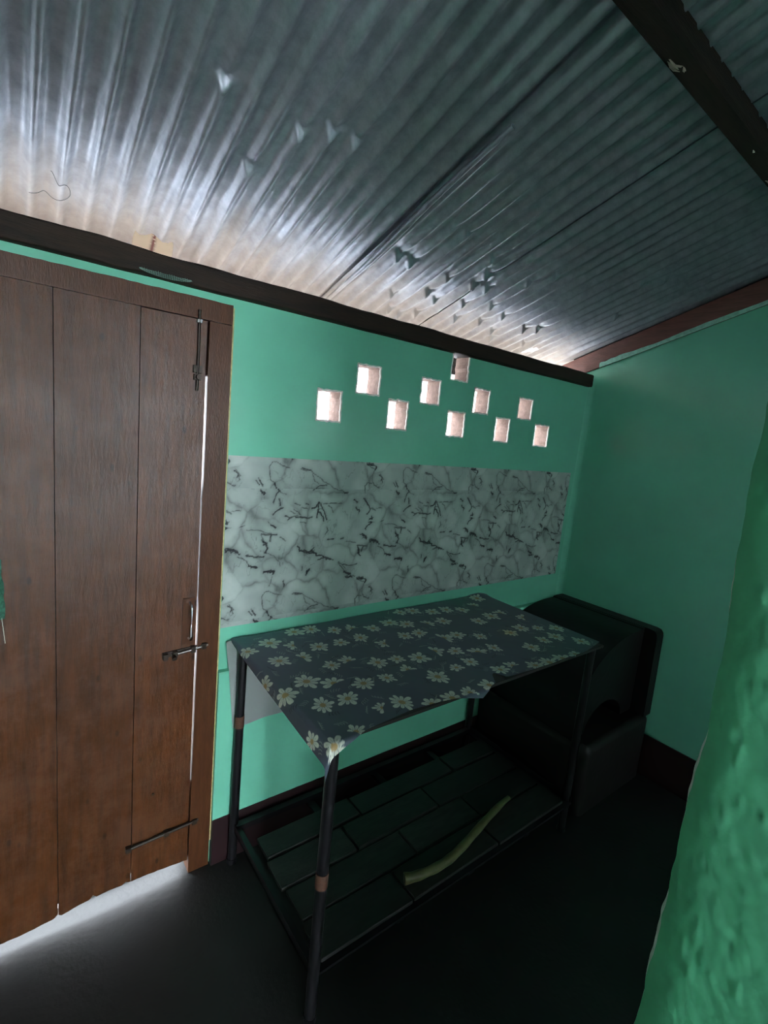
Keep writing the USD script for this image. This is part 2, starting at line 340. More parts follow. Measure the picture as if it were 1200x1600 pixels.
def sheet_z(X, Y, x0, x1):
    ph = (X - .065) / PIT
    c = np.cos(2 * np.pi * ph)
    z = roof_z(Y) - .0105 * (c + .28 * np.cos(4 * np.pi * ph))
    t = (X - x0) / (x1 - x0)
    z = z - .0075 * (1 - t)                                   # left edge lies under its neighbour
    z = z + .006 * (meshkit.fbm(np.stack([X * 2.2, Y * 1.3, X * 0], -1), 3, 11) - .5)
    cr = np.clip((X - 1.2) / .3, 0, 1) * np.clip((2.5 - X) / .3, 0, 1) * np.clip((Y - 1.45) / .25, 0, 1)
    z = z + cr * .012 * (meshkit.fbm(np.stack([X * 20, Y * 14, X * 0], -1), 3, 21) - .5)
    for (dx_, dy_, s) in DENTS:
        xc = .065 + PIT * round((dx_ - .065) / PIT)
        m = (np.abs(X - xc) < .07) & (np.abs(Y - dy_) < .12)
        if m.any():
            a, b = X[m] - xc, Y[m] - dy_
            skew = b + .5 * np.abs(a)
            wide = np.exp(-(a / .019) ** 2)
            z[m] += s * wide * (.020 * np.where(skew > 0, np.exp(-(skew / .007) ** 2), np.exp(-(-skew / .040) ** 1.3 if False else -(np.abs(skew) / .040) ** 1.3)) - .0055 * np.exp(-((skew - .016) / .009) ** 2))
    return z
yy = np.r_[np.linspace(RIDGE, .35, 50), np.linspace(.36, 1.05, 70), np.linspace(1.056, 1.86, 170), np.linspace(1.87, EAVE, 20)]
yf = np.linspace(RIDGE, EAVE_F, 90)
ceil = thing('ceiling', 'grey corrugated metal roof sheets sloping down to the back wall, dented near the eave', 'roof', 'structure')
for k in range(len(seams) - 1):
    x0, x1 = seams[k] - .012, seams[k + 1] + .055
    nx = int((x1 - x0) / .0052)
    xs = np.linspace(x0, x1, nx)
    for part_, ya in (('back', yy), ('front', yf)):
        X, Y = np.meshgrid(xs, ya, indexing='ij')
        Z = sheet_z(X, Y, x0, x1)
        if part_ == 'back' and abs(seams[k] - 1.039) < .01:                  # rolled, sagging left edge
            Z -= .010 * np.exp(-((X - x0) / .012) ** 2) * np.exp(-((Y - 1.45) / .22) ** 2)
        V = np.stack([X, Y, Z], -1).reshape(-1, 3)
        F = grid(nx, len(ya), part_ == 'front')
        if part_ == 'back' and seams[k] < 2.3 < seams[k + 1]:
            c = V[F].mean(1)
            xm = 2.300 + (1.868 - c[:, 1]) * .27
            hole = (np.abs(c[:, 0] - xm) < .006) & (c[:, 1] > 1.755) & (c[:, 1] < 1.875)
            hole |= (np.hypot(c[:, 0] - 2.50, c[:, 1] - 1.80) < .007)
            F = F[~hole]
        obj('roof_sheet', trimesh.Trimesh(V, F, process=False), m_roof, ceil, smooth=True)
yr_ = np.linspace(.95, 1.84, 40)
obj('rolled_edge', tube(np.c_[1.034 + .003 * np.sin(yr_ * 9), yr_, roof_z(yr_) - .026 - .004 * np.exp(-((yr_ - 1.45) / .2) ** 2)], .0075 + .003 * np.exp(-((yr_ - 1.42) / .2) ** 2), 10), m_roof, ceil, smooth=50, label='pale rolled edge of the lapping sheet')
rc = Polygon([(RIDGE - .12, roof_z(RIDGE - .12) + .02), (RIDGE, roof_z(RIDGE) + .03), (RIDGE + .12, roof_z(RIDGE + .12) + .02), (RIDGE, roof_z(RIDGE) + .034)])
obj('ridge_cap', extr_yz(rc, -1.5, 2.9), m_roof, ceil)
# purlin under the sheets
py0, py1 = .606, .655
pur = Polygon([(py0, roof_z(py0) - .012), (py0, 2.535), (py0 + .004, 2.517 + .006), (py1 - .003, 2.512), (py1, 2.517), (py1, roof_z(py1) - .012)])
pp = thing('purlin', 'nearly black timber purlin under the roof sheets at the upper right', 'purlin', 'structure')
obj('timber', extr_yz(pur, XL - .05, XR + .03), m_beam, pp)
sr = np.random.default_rng(12)
for (cx, cy, l, wd, nn) in ((1.185, .640, .032, .012, 9), (1.212, .628, .008, .003, 2), (1.85, .640, .02, .004, 3), (1.65, .622, .008, .003, 2)):
    fib = []
    for q in range(nn):
        x0_, y0_ = cx + sr.normal(0, l * .25), cy + sr.normal(0, wd * .45)
        L_ = l * sr.uniform(.5, 1.0); an = -.45 + sr.normal(0, .25)
        p0 = np.array([x0_ - L_ / 2 * np.cos(an), y0_ - L_ / 2 * np.sin(an), 2.514]); p1 = np.array([x0_ + L_ / 2 * np.cos(an), y0_ + L_ / 2 * np.sin(an), 2.511 - sr.uniform(0, .008)])
        fib.append(tube([p0, (p0 + p1) / 2 - np.array([0, 0, .002]), p1], [.0007, .0026, .0006], 6))
    obj('torn_splinter', cat_(fib), m_pale, pp, smooth=40, label='pale torn wood fibre on the dark purlin')
for y in (-.45, -1.35, -2.3):
    obj('purlin', bx(XL - .05, XR + .03, y - .025, y + .025, roof_z(y) - .075, roof_z(y) - .012), m_beam, label='dark timber purlin high under the roof, opposite the plank door', cat='purlin', kind='structure', group='purlins opposite the door')
# eave beam on the back wall
xs = np.linspace(XL - .05, 2.622, 260)
by0, by1 = 1.574, 1.69
nzb = meshkit.fbm(np.c_[xs * 6, xs * 0, xs * 0], 4, 8) - .5
nzt = meshkit.fbm(np.c_[xs * 5, xs * 0 + 7, xs * 0], 4, 18) - .5
prof = []
zb, zt = 2.022 + .010 * nzb, 2.088 + .010 * nzt
zb = zb + .010 * np.clip(1 - np.abs(xs - .36) / .09, 0, 1)
sec = [(by0 + .004, zb - .0), (by0, zb + .006), (by0, zt - .006), (by0 + .006, zt), (by1, zt), (by1, zb * 0 + 2.023), (by0 + .03, zb * 0 + 2.020)]
V = np.stack([np.c_[xs, np.full_like(xs, a), b] for a, b in sec], 1)
n = len(sec)
F = []
for i in range(len(xs) - 1):
    for k in range(n):
        a, b = i * n + k, i * n + (k + 1) % n
        F += [[a, b, b + n], [a, b + n, a + n]]
V = V.reshape(-1, 3)
for e, fl in ((0, False), ((len(xs) - 1) * n, True)):
    for k in range(1, n - 1):
        F.append([e, e + k, e + k + 1] if fl else [e, e + k + 1, e + k])
obj('eave_beam', trimesh.Trimesh(V, F, process=False), m_beam, label='dark brown timber beam along the top of the back wall', cat='beam', kind='structure', smooth=40)
obj('fascia_board', bx(XL - .2, 2.36, 1.885, 1.905, 1.985, roof_z(1.905) - .012), m_beam, label='dark fascia board under the roof edge outside the back wall', cat='fascia', kind='structure')
obj('wall_plate', bx(XL, XR, YF - .09, YF + .03, roof_z(YF) - .10, roof_z(YF) - .014), m_beam, label='dark timber plate on top of the doorway wall', cat='beam', kind='structure')

# ------------------------------------------------------------------ brown plank door
dr = thing('door_1', 'worn brown plank door with iron bolts and a light gap below', 'door', 'structure')
post_in = [(.4995, 0.0), (.4995, .36), (.5006, .5), (.5016, .95), (.5010, 1.02), (.4990, 1.06), (.4990, 1.40), (.5018, 1.45), (.5020, 1.65), (.5012, 1.76), (.5020, 1.936)]
obj('frame_post', extr_xz(Polygon(post_in + [(DX1, 1.936), (DX1, 0.0)]), 1.590, 1.66), m_frame, dr)
obj('frame_post', bx(DX0, DX0 + .07, 1.590, 1.66, 0, 1.936), m_frame, dr)
hx = np.linspace(DX0, DX1, 60)
hz = DZ1 + .004 * (meshkit.fbm(np.c_[hx * 30, hx * 0, hx * 0], 3) - .5)
obj('head_rail', extr_xz(Polygon([(DX0, 1.938), (DX1, 1.938)] + list(zip(hx[::-1], hz[::-1]))), 1.590, 1.66), m_frame, dr)
bot_x = [-.45, -.25, -.15, -.042, .036, .07, .094, .102, .112, .16, .190, .199, .209, .25, .285, .296, .303, .315, .384, .44, .515, .538]
bot_z = [.036, .030, .040, .037, .040, .043, .046, .054, .047, .056, .058, .072, .060, .063, .061, .068, .062, .061, .059, .055, .048, .048]
pl = [(-.428, -.310), (-.3078, -.104), (-.1018, .1027), (.1050, .3098), (.3120, .4965)]
for k, (a, b) in enumerate(pl):
    x = np.linspace(a, b, 60)
    zb = np.interp(x, bot_x, bot_z) + .004 * (meshkit.fbm(np.c_[x * 60, x * 0, x * 0], 3, 3) - .5)
    top = 1.9385 if k < 4 else 1.936
    dep = [0.000, .0012, 0, .0006, 0.0010][k]
    poly = Polygon(list(zip(x, zb)) + [(b, top), (a, top)])
    obj('plank', extr_xz(poly, 1.597 + dep, 1.610 + dep), m_doors[k % 2], dr)
obj('back_batten', cat_([bx(-.42, .49, 1.6125, 1.632, z, z + .09) for z in (.25, 1.0, 1.72)]), m_frame, dr)
obj('stop_strip', cat_([bx(.485, .53, 1.613, 1.63, 1.775, 1.94), bx(.485, .53, 1.613, 1.63, .05, .35)] + [bx(-.43, .50, 1.613, 1.63, 1.90, 1.96)] + [bx(a - .008, a + .012, 1.6116, 1.6124 + .004, .08, 1.93) for a in (-.3085, -.1025, .104, .311)]), m_beam, dr)
# tall slide bolt at the top
b1 = obj('slide_bolt', tube([(.4695, 1.588, 1.962), (.4705, 1.588, 1.85), (.4695, 1.588, 1.725)], .0045, 10), m_bolt, dr, smooth=40)
obj('bolt_bracket', cat_([bx(.458, .482, 1.585, 1.597, 1.778, 1.800), bx(.460, .480, 1.583, 1.597, 1.757, 1.774)]), m_bolt, b1)
obj('bolt_bracket', cat_([bx(.463, .478, 1.584, 1.597, 1.925, 1.935)]), m_steel, b1, label='small shiny staple of the slide bolt')
obj('bolt_knob', tube([(.470, 1.588, 1.765), (.470, 1.572, 1.765)], [.008, .007], 10), m_bolt, b1, smooth=40)
# pull handle
h1 = obj('pull_handle', tube([(.4735, 1.597, 1.040), (.4735, 1.575, 1.037), (.4735, 1.567, 1.025), (.4735, 1.567, .930), (.4735, 1.575, .918), (.4735, 1.597, .915)], .0042, 12), m_steel, dr, smooth=40, label='steel pull handle')
obj('handle_plate', bx(.452, .489, 1.5945, 1.598, .895, 1.055), m_frame, h1)
# horizontal slide bolt
b2 = obj('slide_bolt', tube([(.418, 1.587, .868), (.470, 1.587, .873), (.536, 1.587, .884)], .0046, 10), m_boltrod, dr, smooth=40)
obj('bolt_plate', extr_xz(Polygon([(.392, .858), (.503, .868), (.502, .885), (.392, .877)]), 1.5935, 1.598), m_bolt, b2)
for x, z in ((.400, .866), (.430, .869), (.487, .876), (.522, .882)):
    obj('bolt_bracket', bx(x - .007, x + .007, 1.580, 1.597, z - .010, z + .010), m_bolt, b2)
obj('bolt_knob', tube([(.424, 1.587, .869), (.424, 1.568, .862)], [.006, .008], 10), m_bolt, b2, smooth=40)
# long low bar
b3 = obj('slide_bolt', tube([(.292, 1.590, .196), (.40, 1.589, .203), (.528, 1.590, .209)], .0060, 10), m_bolt, dr, smooth=40)
for x, z in ((.300, .197), (.42, .203), (.515, .208)):
    obj('bolt_bracket', bx(x - .008, x + .008, 1.583, 1.598, z - .009, z + .009), m_bolt, b3)
obj('added_sill', bx(DX0, DX1, 1.665, 1.78, 0, .012), m_ground, dr)  # added outside, limits the light spilling under the door
obj('knot', tube([(.375, 1.5985, .369), (.375, 1.5960, .369)], .005, 10), m_bolt, dr)
# cream plaster bead between frame and wall
zz = np.linspace(.10, 1.99, 160)
jx = .0022 * (meshkit.fbm(np.c_[zz * 25, zz * 0, zz * 0], 3, 6) - .5)
bead = Polygon(list(zip(.571 + jx, zz)) + list(zip((.5775 + jx[::-1] * .4), zz[::-1])))
obj('trim_1', extr_xz(bead, 1.592, 1.602), m_bead, label='thin yellowed plaster edge between brown door frame and green wall', cat='trim', kind='structure')

# small things on the door and beam
gx = np.linspace(-.085, -.008, 26); gz = np.linspace(1.062, 1.226, 50)
GX, GZ = np.meshgrid(gx, gz, indexing='ij')
u = (GX - gx[0]) / (gx[-1] - gx[0])
tt = (GZ - gz[0]) / (gz[-1] - gz[0])
bulge = np.sin(np.pi * np.clip(u, 0, 1)) * (.012 + .014 * np.sin(np.pi * tt)) + .006 * (meshkit.fbm(np.stack([GX * 90, GZ * 45, GX * 0], -1), 3, 5) - .5)
GXs = GX + .006 * (meshkit.noise(np.stack([GX * 0, GZ * 50, GX * 0], -1), 3) - .5) - .006 * tt
front = np.stack([GXs, 1.590 - bulge, GZ], -1).reshape(-1, 3)
backv = front.copy(); backv[:, 1] = 1.594
Vg = np.vstack([front, backv]); Fg = np.vstack([grid(26, 50), grid(26, 50, True) + len(front)])
gc = thing('hanging_cloth', 'small crumpled green cloth hanging on the door at the left edge', 'cloth', loc=(-.045, 1.59, 1.06))
obj('cloth', trimesh.Trimesh(Vg, Fg, process=False), m_cloth_bag, gc, smooth=60)
obj('thread', tube([(-.017, 1.588, 1.066), (-.014, 1.589, 1.03), (-.011, 1.590, .992)], .0011, 6), m_thread, gc)
obj('nail', tube([(-.045, 1.598, 1.235), (-.045, 1.570, 1.238)], .002, 8), m_bolt, gc)

cp = [(.282, 2.075), (.286, 2.105), (.291, 2.122), (.302, 2.114), (.315, 2.117), (.333, 2.127), (.342, 2.124), (.36, 2.112), (.374, 2.114), (.387, 2.121), (.390, 2.113), (.386, 2.075)]
cpoly = Polygon(cp)
cx, cz = np.linspace(.28, .392, 60), np.linspace(2.074, 2.13, 40)
cm = extr_xz(cpoly, 1.606, 1.609)
cm = cm.subdivide_to_size(.005)
cv = np.array(cm.vertices)
red = np.exp(-((cv[:, 0] - .338 - .2 * (cv[:, 2] - 2.11)) / .006) ** 2) * (meshkit.noise(cv * 220, 3) > .35)
ccol = np.array([.82, .58, .40]) * (1 - red[:, None]) + np.array([.25, .07, .06]) * red[:, None]
cm = trimesh.Trimesh(cv + np.array([0, -.02, .006]), cm.faces, process=False)
obj('cardboard_scrap', cm, m_card, label='torn buff cardboard scrap tucked between roof sheet and dark beam', cat='cardboard', color=ccol)
net = []
nx_ = np.linspace(.300, .438, 24)
for i, x in enumerate(nx_):
    hgt = .013 * np.sin(np.pi * (i + .5) / 24) ** .5
    net.append(tube([(x, 1.5705, 2.034 + .002 * np.sin(i)), (x + .002, 1.5700, 2.034 - hgt)], .0006, 4))
for t in (.15, .4, .65, .9):
    net.append(tube([(x, 1.5697 + .0006 * np.sin(7 * x * 40), 2.034 - t * .013 * max(np.sin(np.pi * (i + .5) / 24), 0) ** .5) for i, x in enumerate(nx_)], .0006, 4))
obj('netting_scrap', cat_(net), m_net, label='scrap of grey green netting stuck under the beam above the door', cat='netting')
wl_ = [(.062, 1.736), (.085, 1.722), (.096, 1.712), (.112, 1.728), (.133, 1.730), (.149, 1.708), (.151, 1.690), (.146, 1.672), (.135, 1.668), (.125, 1.676), (.114, 1.652), (.104, 1.634)]
wp_ = np.array(wl_); tq = np.linspace(0, len(wp_) - 1, 60)
from scipy.interpolate import CubicSpline
cs = CubicSpline(np.arange(len(wp_)), wp_)(tq)
wire = tube(np.c_[cs, roof_z(cs[:, 1]) - .021], .0008, 5)
obj('wire_loop', wire, m_wire, label='thin loop of wire against the roof sheet above the door', cat='wire')

# ------------------------------------------------------------------ marble-print sheet on the back wall
VEINS = [(1.5,[(0.728,1.486),(0.727,1.502),(0.735,1.514),(0.757,1.516),(0.776,1.506),(0.795,1.499),(0.807,1.495)]),(2,[(0.729,1.486),(0.734,1.456),(0.749,1.44)]),(4,[(0.749,1.44),(0.756,1.427),(0.768,1.413)]),(3,[(0.768,1.412),(0.756,1.395),(0.75,1.371)]),(1.3,[(0.768,1.411),(0.786,1.406),(0.797,1.403)]),(3.5,[(0.692,1.451),(0.706,1.435)]),(2.5,[(0.679,1.449),(0.695,1.435)]),(5,[(0.699,1.418),(0.713,1.405),(0.708,1.386)]),(3.5,[(0.773,1.382),(0.777,1.36)]),(3.5,[(0.787,1.351),(0.769,1.347),(0.751,1.328)]),(3,[(0.853,1.498),(0.875,1.493),(0.891,1.489)]),(1.6,[(0.891,1.489),(0.936,1.461),(0.947,1.454)]),(1.3,[(0.893,1.487),(0.911,1.453),(0.927,1.442)]),(2.5,[(0.962,1.438),(0.938,1.437),(0.919,1.427),(0.907,1.415)]),(1.5,[(0.947,1.454),(0.992,1.427),(1.052,1.409)]),(4,[(0.907,1.347),(0.925,1.356),(0.936,1.372),(0.934,1.342),(0.931,1.314)]),(3.5,[(0.934,1.34),(0.96,1.313),(0.961,1.299)]),(3.5,[(0.939,1.369),(0.954,1.346),(0.963,1.332),(0.974,1.304)]),(2,[(0.937,1.365),(0.915,1.349)]),(2,[(0.928,1.342),(0.946,1.346),(0.957,1.341)]),(3,[(0.798,1.324),(0.818,1.317),(0.837,1.323),(0.847,1.316),(0.872,1.316),(0.892,1.313),(0.91,1.315)]),(3,[(0.809,1.308),(0.828,1.317)]),(2,[(0.834,1.368),(0.858,1.363)]),(2,[(0.864,1.352),(0.889,1.349)]),(2.5,[(0.88,1.368),(0.891,1.365)]),(2,[(0.863,1.298),(0.884,1.292)]),(1.6,[(0.816,1.339),(0.836,1.33)]),(1.6,[(0.835,1.343),(0.861,1.325)]),(3,[(0.862,1.314),(0.887,1.311)]),(2.2,[(0.955,1.367),(0.976,1.368),(0.997,1.367),(1.036,1.366)]),(2.2,[(0.977,1.36),(0.991,1.348),(1.001,1.331)]),(2,[(0.976,1.273),(0.985,1.261),(0.971,1.245)]),(1.6,[(0.657,1.277),(0.705,1.273),(0.728,1.265),(0.765,1.254)]),(3,[(0.713,1.259),(0.742,1.256),(0.77,1.254)]),(3,[(0.749,1.253),(0.744,1.231)]),(4.5,[(0.719,1.233),(0.731,1.223),(0.734,1.205),(0.733,1.188)]),(4,[(0.724,1.219),(0.735,1.223)]),(1.5,[(0.711,1.255),(0.721,1.233)]),(4.5,[(0.745,1.291),(0.766,1.28)]),(1.5,[(0.733,1.302),(0.744,1.293)]),(2.2,[(0.783,1.245),(0.797,1.237),(0.805,1.228)]),(3.5,[(0.659,1.184),(0.697,1.176),(0.727,1.177)]),(1.2,[(0.735,1.188),(0.766,1.176),(0.787,1.152),(0.793,1.133)]),(8,[(0.843,1.211),(0.853,1.206),(0.872,1.189),(0.898,1.18),(0.924,1.179),(0.951,1.165),(0.976,1.156)]),(6,[(0.942,1.146),(0.979,1.153),(1.019,1.14),(1.048,1.128)]),(2,[(1.048,1.128),(1.079,1.098)]),(2.5,[(0.903,1.178),(0.928,1.195)]),(2.2,[(0.629,1.182),(0.658,1.167),(0.672,1.148)]),(6,[(0.673,1.142),(0.704,1.137),(0.717,1.142)]),(6,[(0.733,1.119),(0.756,1.119),(0.77,1.119),(0.766,1.106)]),(1.4,[(0.764,1.097),(0.755,1.064)]),(2,[(0.882,1.125),(0.883,1.109)]),(5,[(0.914,1.11),(0.902,1.095),(0.893,1.084)]),(3,[(0.809,1.074),(0.813,1.053)]),(2,[(0.615,1.474),(0.619,1.462),(0.624,1.452)]),(2,[(0.578,1.439),(0.598,1.432),(0.608,1.433)]),(1.5,[(0.578,1.346),(0.599,1.337)]),(1.3,[(0.598,1.343),(0.63,1.344)]),(4,[(0.574,1.299),(0.586,1.298)]),(4,[(0.572,1.287),(0.589,1.284)]),(2,[(0.63,1.285),(0.645,1.291)]),(7,[(1.087,1.537),(1.109,1.535),(1.132,1.534)]),(4,[(1.142,1.523),(1.165,1.519),(1.189,1.515),(1.182,1.501)]),(2,[(1.148,1.519),(1.179,1.505)]),(1.4,[(1.179,1.498),(1.172,1.462),(1.183,1.443),(1.212,1.427)]),(2,[(1.143,1.41),(1.14,1.436),(1.15,1.448),(1.17,1.448)]),(4,[(1.142,1.386),(1.166,1.361),(1.177,1.342)]),(3,[(1.177,1.342),(1.165,1.318)]),(1.4,[(1.18,1.342),(1.204,1.336)]),(3.5,[(1.095,1.381),(1.113,1.369)]),(5,[(1.109,1.348),(1.122,1.333),(1.118,1.316)]),(5,[(1.186,1.307),(1.188,1.297)]),(4.5,[(1.192,1.283),(1.17,1.271),(1.162,1.259)]),(8,[(1.141,1.24),(1.16,1.227),(1.176,1.216)]),(8,[(1.188,1.211),(1.219,1.206),(1.249,1.189)]),(6,[(1.135,1.187),(1.138,1.157),(1.153,1.131)]),(3,[(1.161,1.19),(1.152,1.166)]),(3,[(1.126,1.192),(1.179,1.189)]),(6,[(1.074,1.083),(1.116,1.069),(1.13,1.073)]),(6,[(1.137,1.054),(1.177,1.048),(1.172,1.038)]),(2.5,[(1.042,1.127),(1.067,1.098),(1.08,1.085)]),(3,[(1.065,1.116),(1.108,1.109),(1.134,1.115)]),(3.5,[(0.985,1.222),(1.011,1.225)]),(3,[(1.047,1.223),(1.055,1.225)]),(2,[(1.07,1.212),(1.119,1.205)]),(6,[(1.042,1.411),(1.07,1.407)]),(3,[(1.208,1.008),(1.222,0.996),(1.217,0.984)])]
FLOWERS = [(0.632,1.472),(0.724,1.502),(0.792,1.452),(0.867,1.405),(0.696,1.366),(0.775,1.355),(0.835,1.265),(0.903,1.266),(0.845,1.554),(0.915,1.55),(0.992,1.506),(1.065,1.491),(1.143,1.46),(1.047,1.407),(0.955,1.401),(1.239,1.477),(1.102,1.324),(0.985,1.213),(1.061,1.204),(1.14,1.177),(1.215,1.347),(1.299,1.436),(1.357,1.553),(1.424,1.546),(1.285,1.343),(1.502,1.501),(1.385,1.406),(1.47,1.397),(1.582,1.494),(1.655,1.464),(1.755,1.484),(1.621,1.332),(1.346,1.264),(1.417,1.263),(1.498,1.212),(1.848,1.547),(1.725,1.35),(1.798,1.359),(1.86,1.276),(0.712,1.209),(0.78,1.161),(0.862,1.121),(0.949,1.115),(1.046,1.126),(1.229,1.193),(1.302,1.158),(1.21,1.063),(1.104,1.044),(1.376,1.114),(1.464,1.113),(1.288,1.071),(0.622,1.17),(0.69,1.073),(0.771,1.07),(0.833,0.984),(0.901,0.98),(0.974,0.93),(1.053,0.925),(0.587,0.985),(0.703,0.926),(0.627,0.906),(0.594,1.28),(1.652,1.182),(1.739,1.197),(1.613,1.05),(1.723,1.071),(1.813,1.164),(1.804,1.069),(1.866,0.991),(1.893,1.125),(1.41,0.979),(1.341,0.98),(1.487,0.941),(1.559,0.931),(1.719,0.927),(1.636,0.927),(1.221,0.925),(1.126,0.92)]
PX, PZ = .605, .474
mx, mz = np.linspace(.581, 2.583, 880), np.linspace(.930, 1.532, 268)
MX, MZ = np.meshgrid(mx, mz, indexing='ij')
# tile of vein darkness, computed once on a fine tile grid and sampled
TN, TM = 430, 337
tx, tz = np.meshgrid(np.arange(TN) / TN * PX, np.arange(TM) / TM * PZ, indexing='ij')
dark = np.zeros((TN, TM)); halo = np.zeros((TN, TM))
wob = np.stack([meshkit.fbm(np.stack([tx * 70, tz * 70, tx * 0], -1), 3, s) - .5 for s in (1, 2)], -1)
rough = meshkit.fbm(np.stack([tx * 230, tz * 230, tx * 0], -1), 2, 5)
rough2 = meshkit.fbm(np.stack([tx * 130, tz * 130, tx * 0 + 4], -1), 3, 15)
vr = np.random.default_rng(5)
STROKES = []
for wpx, pts in VEINS:
    P = np.array(pts)
    if wpx < 5:
        STROKES.append((wpx, P))
        if wpx >= 3:
            STROKES.append((1.6, P + vr.normal(0, .0035, P.shape)))
        continue
    seg = np.r_[0, np.cumsum(np.linalg.norm(np.diff(P, axis=0), axis=1))]
    q = np.arange(0, seg[-1] + .004, .0065)
    base_ = np.c_[np.interp(q, seg, P[:, 0]), np.interp(q, seg, P[:, 1])]
    for j in range(6):                                            # a dark band is a tangle of fine cracks
        a0, a1 = sorted(vr.uniform(0, 1, 2)); a0, a1 = min(a0, .35), max(a1, .65)
        k0, k1 = int(a0 * len(q)), max(int(a1 * len(q)), int(a0 * len(q)) + 2)
        b_ = base_[k0:k1] + vr.normal(0, wpx * .00040, (len(base_[k0:k1]), 2))
        if len(b_) > 1:
            STROKES.append((vr.choice([2.0, 3.0, 4.2]), b_))
for wpx, P in STROKES:
    for a, b in zip(P[:-1], P[1:]):
        m = np.mod((a + b) / 2, (PX, PZ))
        ddx = (tx - m[0] + PX / 2) % PX - PX / 2 + (wob[..., 0] * .008)
        ddz = (tz - m[1] + PZ / 2) % PZ - PZ / 2 + (wob[..., 1] * .008)
        h = (b - a) / 2
        L2 = max(h @ h, 1e-9)
        t = np.clip((ddx * h[0] + ddz * h[1]) / L2, -1, 1)
        d = np.hypot(ddx - t * h[0], ddz - t * h[1])
        w = wpx * .00050
        core = np.clip(1 - (d - w * (.35 + .9 * rough)) / .0018, 0, 1)
        if wpx >= 5:
            core = core * np.clip(1.25 - np.abs(rough2 - .5) * 9 * np.clip((d - .0006) / (w + .001), 0, 1), .12, 1)
        dark = np.maximum(dark, core * min(.98, .50 + .13 * wpx))
        halo = np.maximum(halo, np.exp(-(d / (.010 + w)) ** 2) * min(1, .2 + .08 * wpx))
ang = lambda x, z, s, f: meshkit.fbm(np.stack([np.cos(2 * np.pi * x / PX) * f, np.sin(2 * np.pi * x / PX) * f, z * 9 + s * 10], -1), 4, s)
cp_ = vr.uniform(0, 1, (17, 2)) * (PX, PZ)
wx_, wz_ = tx + .05 * (ang(tx, tz, 23, 1.2) - .5) * 2, tz + .05 * (ang(tx, tz, 33, 1.2) - .5) * 2
D_ = np.stack([np.hypot((wx_ - a + PX / 2) % PX - PX / 2, (wz_ - b + PZ / 2) % PZ - PZ / 2) for a, b in cp_], -1)
near_ = np.sort(D_, -1)
cell = near_[..., 1] - near_[..., 0]
cid = np.argmin(D_, -1)
tone_ = vr.uniform(.84, 1.0, 17)[cid]
rim_ = np.exp(-(cell / .022) ** 2) * .34 + np.exp(-(cell / .005) ** 2) * .22
rim_ = rim_ * np.clip((ang(tx, tz, 43, 1.5) - .30) * 3, 0, 1)
cloud = np.clip((ang(tx, tz, 3, 1.1) - .36) * 2.4, 0, 1)
ti = ((MX / PX) % 1 * TN).astype(int) % TN
tj = ((MZ / PZ) % 1 * TM).astype(int) % TM
dk, ha, cl = dark[ti, tj], halo[ti, tj], cloud[ti, tj]
base = np.array([.50, .58, .53]); grey = np.array([.27, .335, .31])
rimv, tonev = rim_[ti, tj], tone_[ti, tj]
col = base * (.35 + .65 * cl[..., None]) + grey * (.65 - .65 * cl[..., None])
fine = np.clip(1 - np.abs(ang(tx, tz, 13, 2.2) - .5) / .012, 0, 1)[ti, tj] * np.clip((.62 - cl) * 2, 0, 1)
col = col * tonev[..., None] * (1 - rimv[..., None])
col = col * (1 - .40 * ha[..., None]) * (1 - .38 * fine[..., None])
col = col * (1 - dk[..., None]) + np.array([.016, .017, .022]) * dk[..., None]
warp = .0006 * (meshkit.fbm(np.stack([MX * 8, MZ * 8, MX * 0], -1), 2, 8) - .5)
bow = .002 * (meshkit.noise(np.stack([MX * 3, MX * 0, MX * 0], -1), 8) - .5)
Vm = np.stack([MX, 1.5985 + warp, MZ + bow], -1).reshape(-1, 3)
Vm2 = Vm.copy(); Vm2[:, 1] = 1.600
obj('marble_sheet', trimesh.Trimesh(Vm, grid(len(mx), len(mz)), process=False), m_marble, label='white marble-print plastic sheet with black veins stuck on the back wall', cat='wall sheet', color=col.reshape(-1, 3), smooth=True)

# ------------------------------------------------------------------ work table
TX0, TX1, TY0, TY1, TZ = .65, 1.92, .945, 1.555, .885
tb = thing('work_table', 'black iron table with a slatted lower shelf below the flowered cloth', 'table', loc=(1.285, 1.25, 0))
rt = .0165
for k, (x, y, band) in enumerate(((TX0, TY1, .56), (TX0, TY0, .44), (TX1, TY1, None), (TX1, .968, None))):
    lg = obj('leg', tube([(x, y, 0), (x, y, TZ - .011)], rt, 18), m_iron, tb, smooth=40)
    if band:
        obj('rust_band', tube([(x, y, band), (x, y, band + .045)], rt + .0012, 18), m_rust, lg, smooth=40, label='rusty band around the leg')
    obj('foot_cap', tube([(x, y, 0), (x, y, .02)], rt + .002, 18), m_iron, lg, smooth=40)
obj('table_top', bx(.632, 1.930, .926, 1.580, TZ - .011, TZ - .001), m_board, tb)
obj('apron_rail', cat_([bx(TX0, TX1, TY0 + .065, TY0 + .085, TZ - .040, TZ - .011), bx(TX0, TX1, TY1 - .010, TY1 + .010, TZ - .05, TZ - .011)]), m_iron, tb)
SZ = .165
obj('shelf_rail', bx(TX0, TX1, TY0 - .004, TY0 + .022, SZ - .022, SZ - .012), m_iron, tb)
obj('shelf_rail', bx(TX0, TX1, TY1 - .022, TY1 + .004, SZ - .024, SZ - .002), m_iron, tb)
obj('shelf_rail', cat_([bx(TX0 - .004, TX0 + .024, TY0, TY1, SZ - .024, SZ - .016), bx(TX0 - .004, TX0, TY0, TY1, SZ - .024, SZ + .006)]), m_iron, tb)
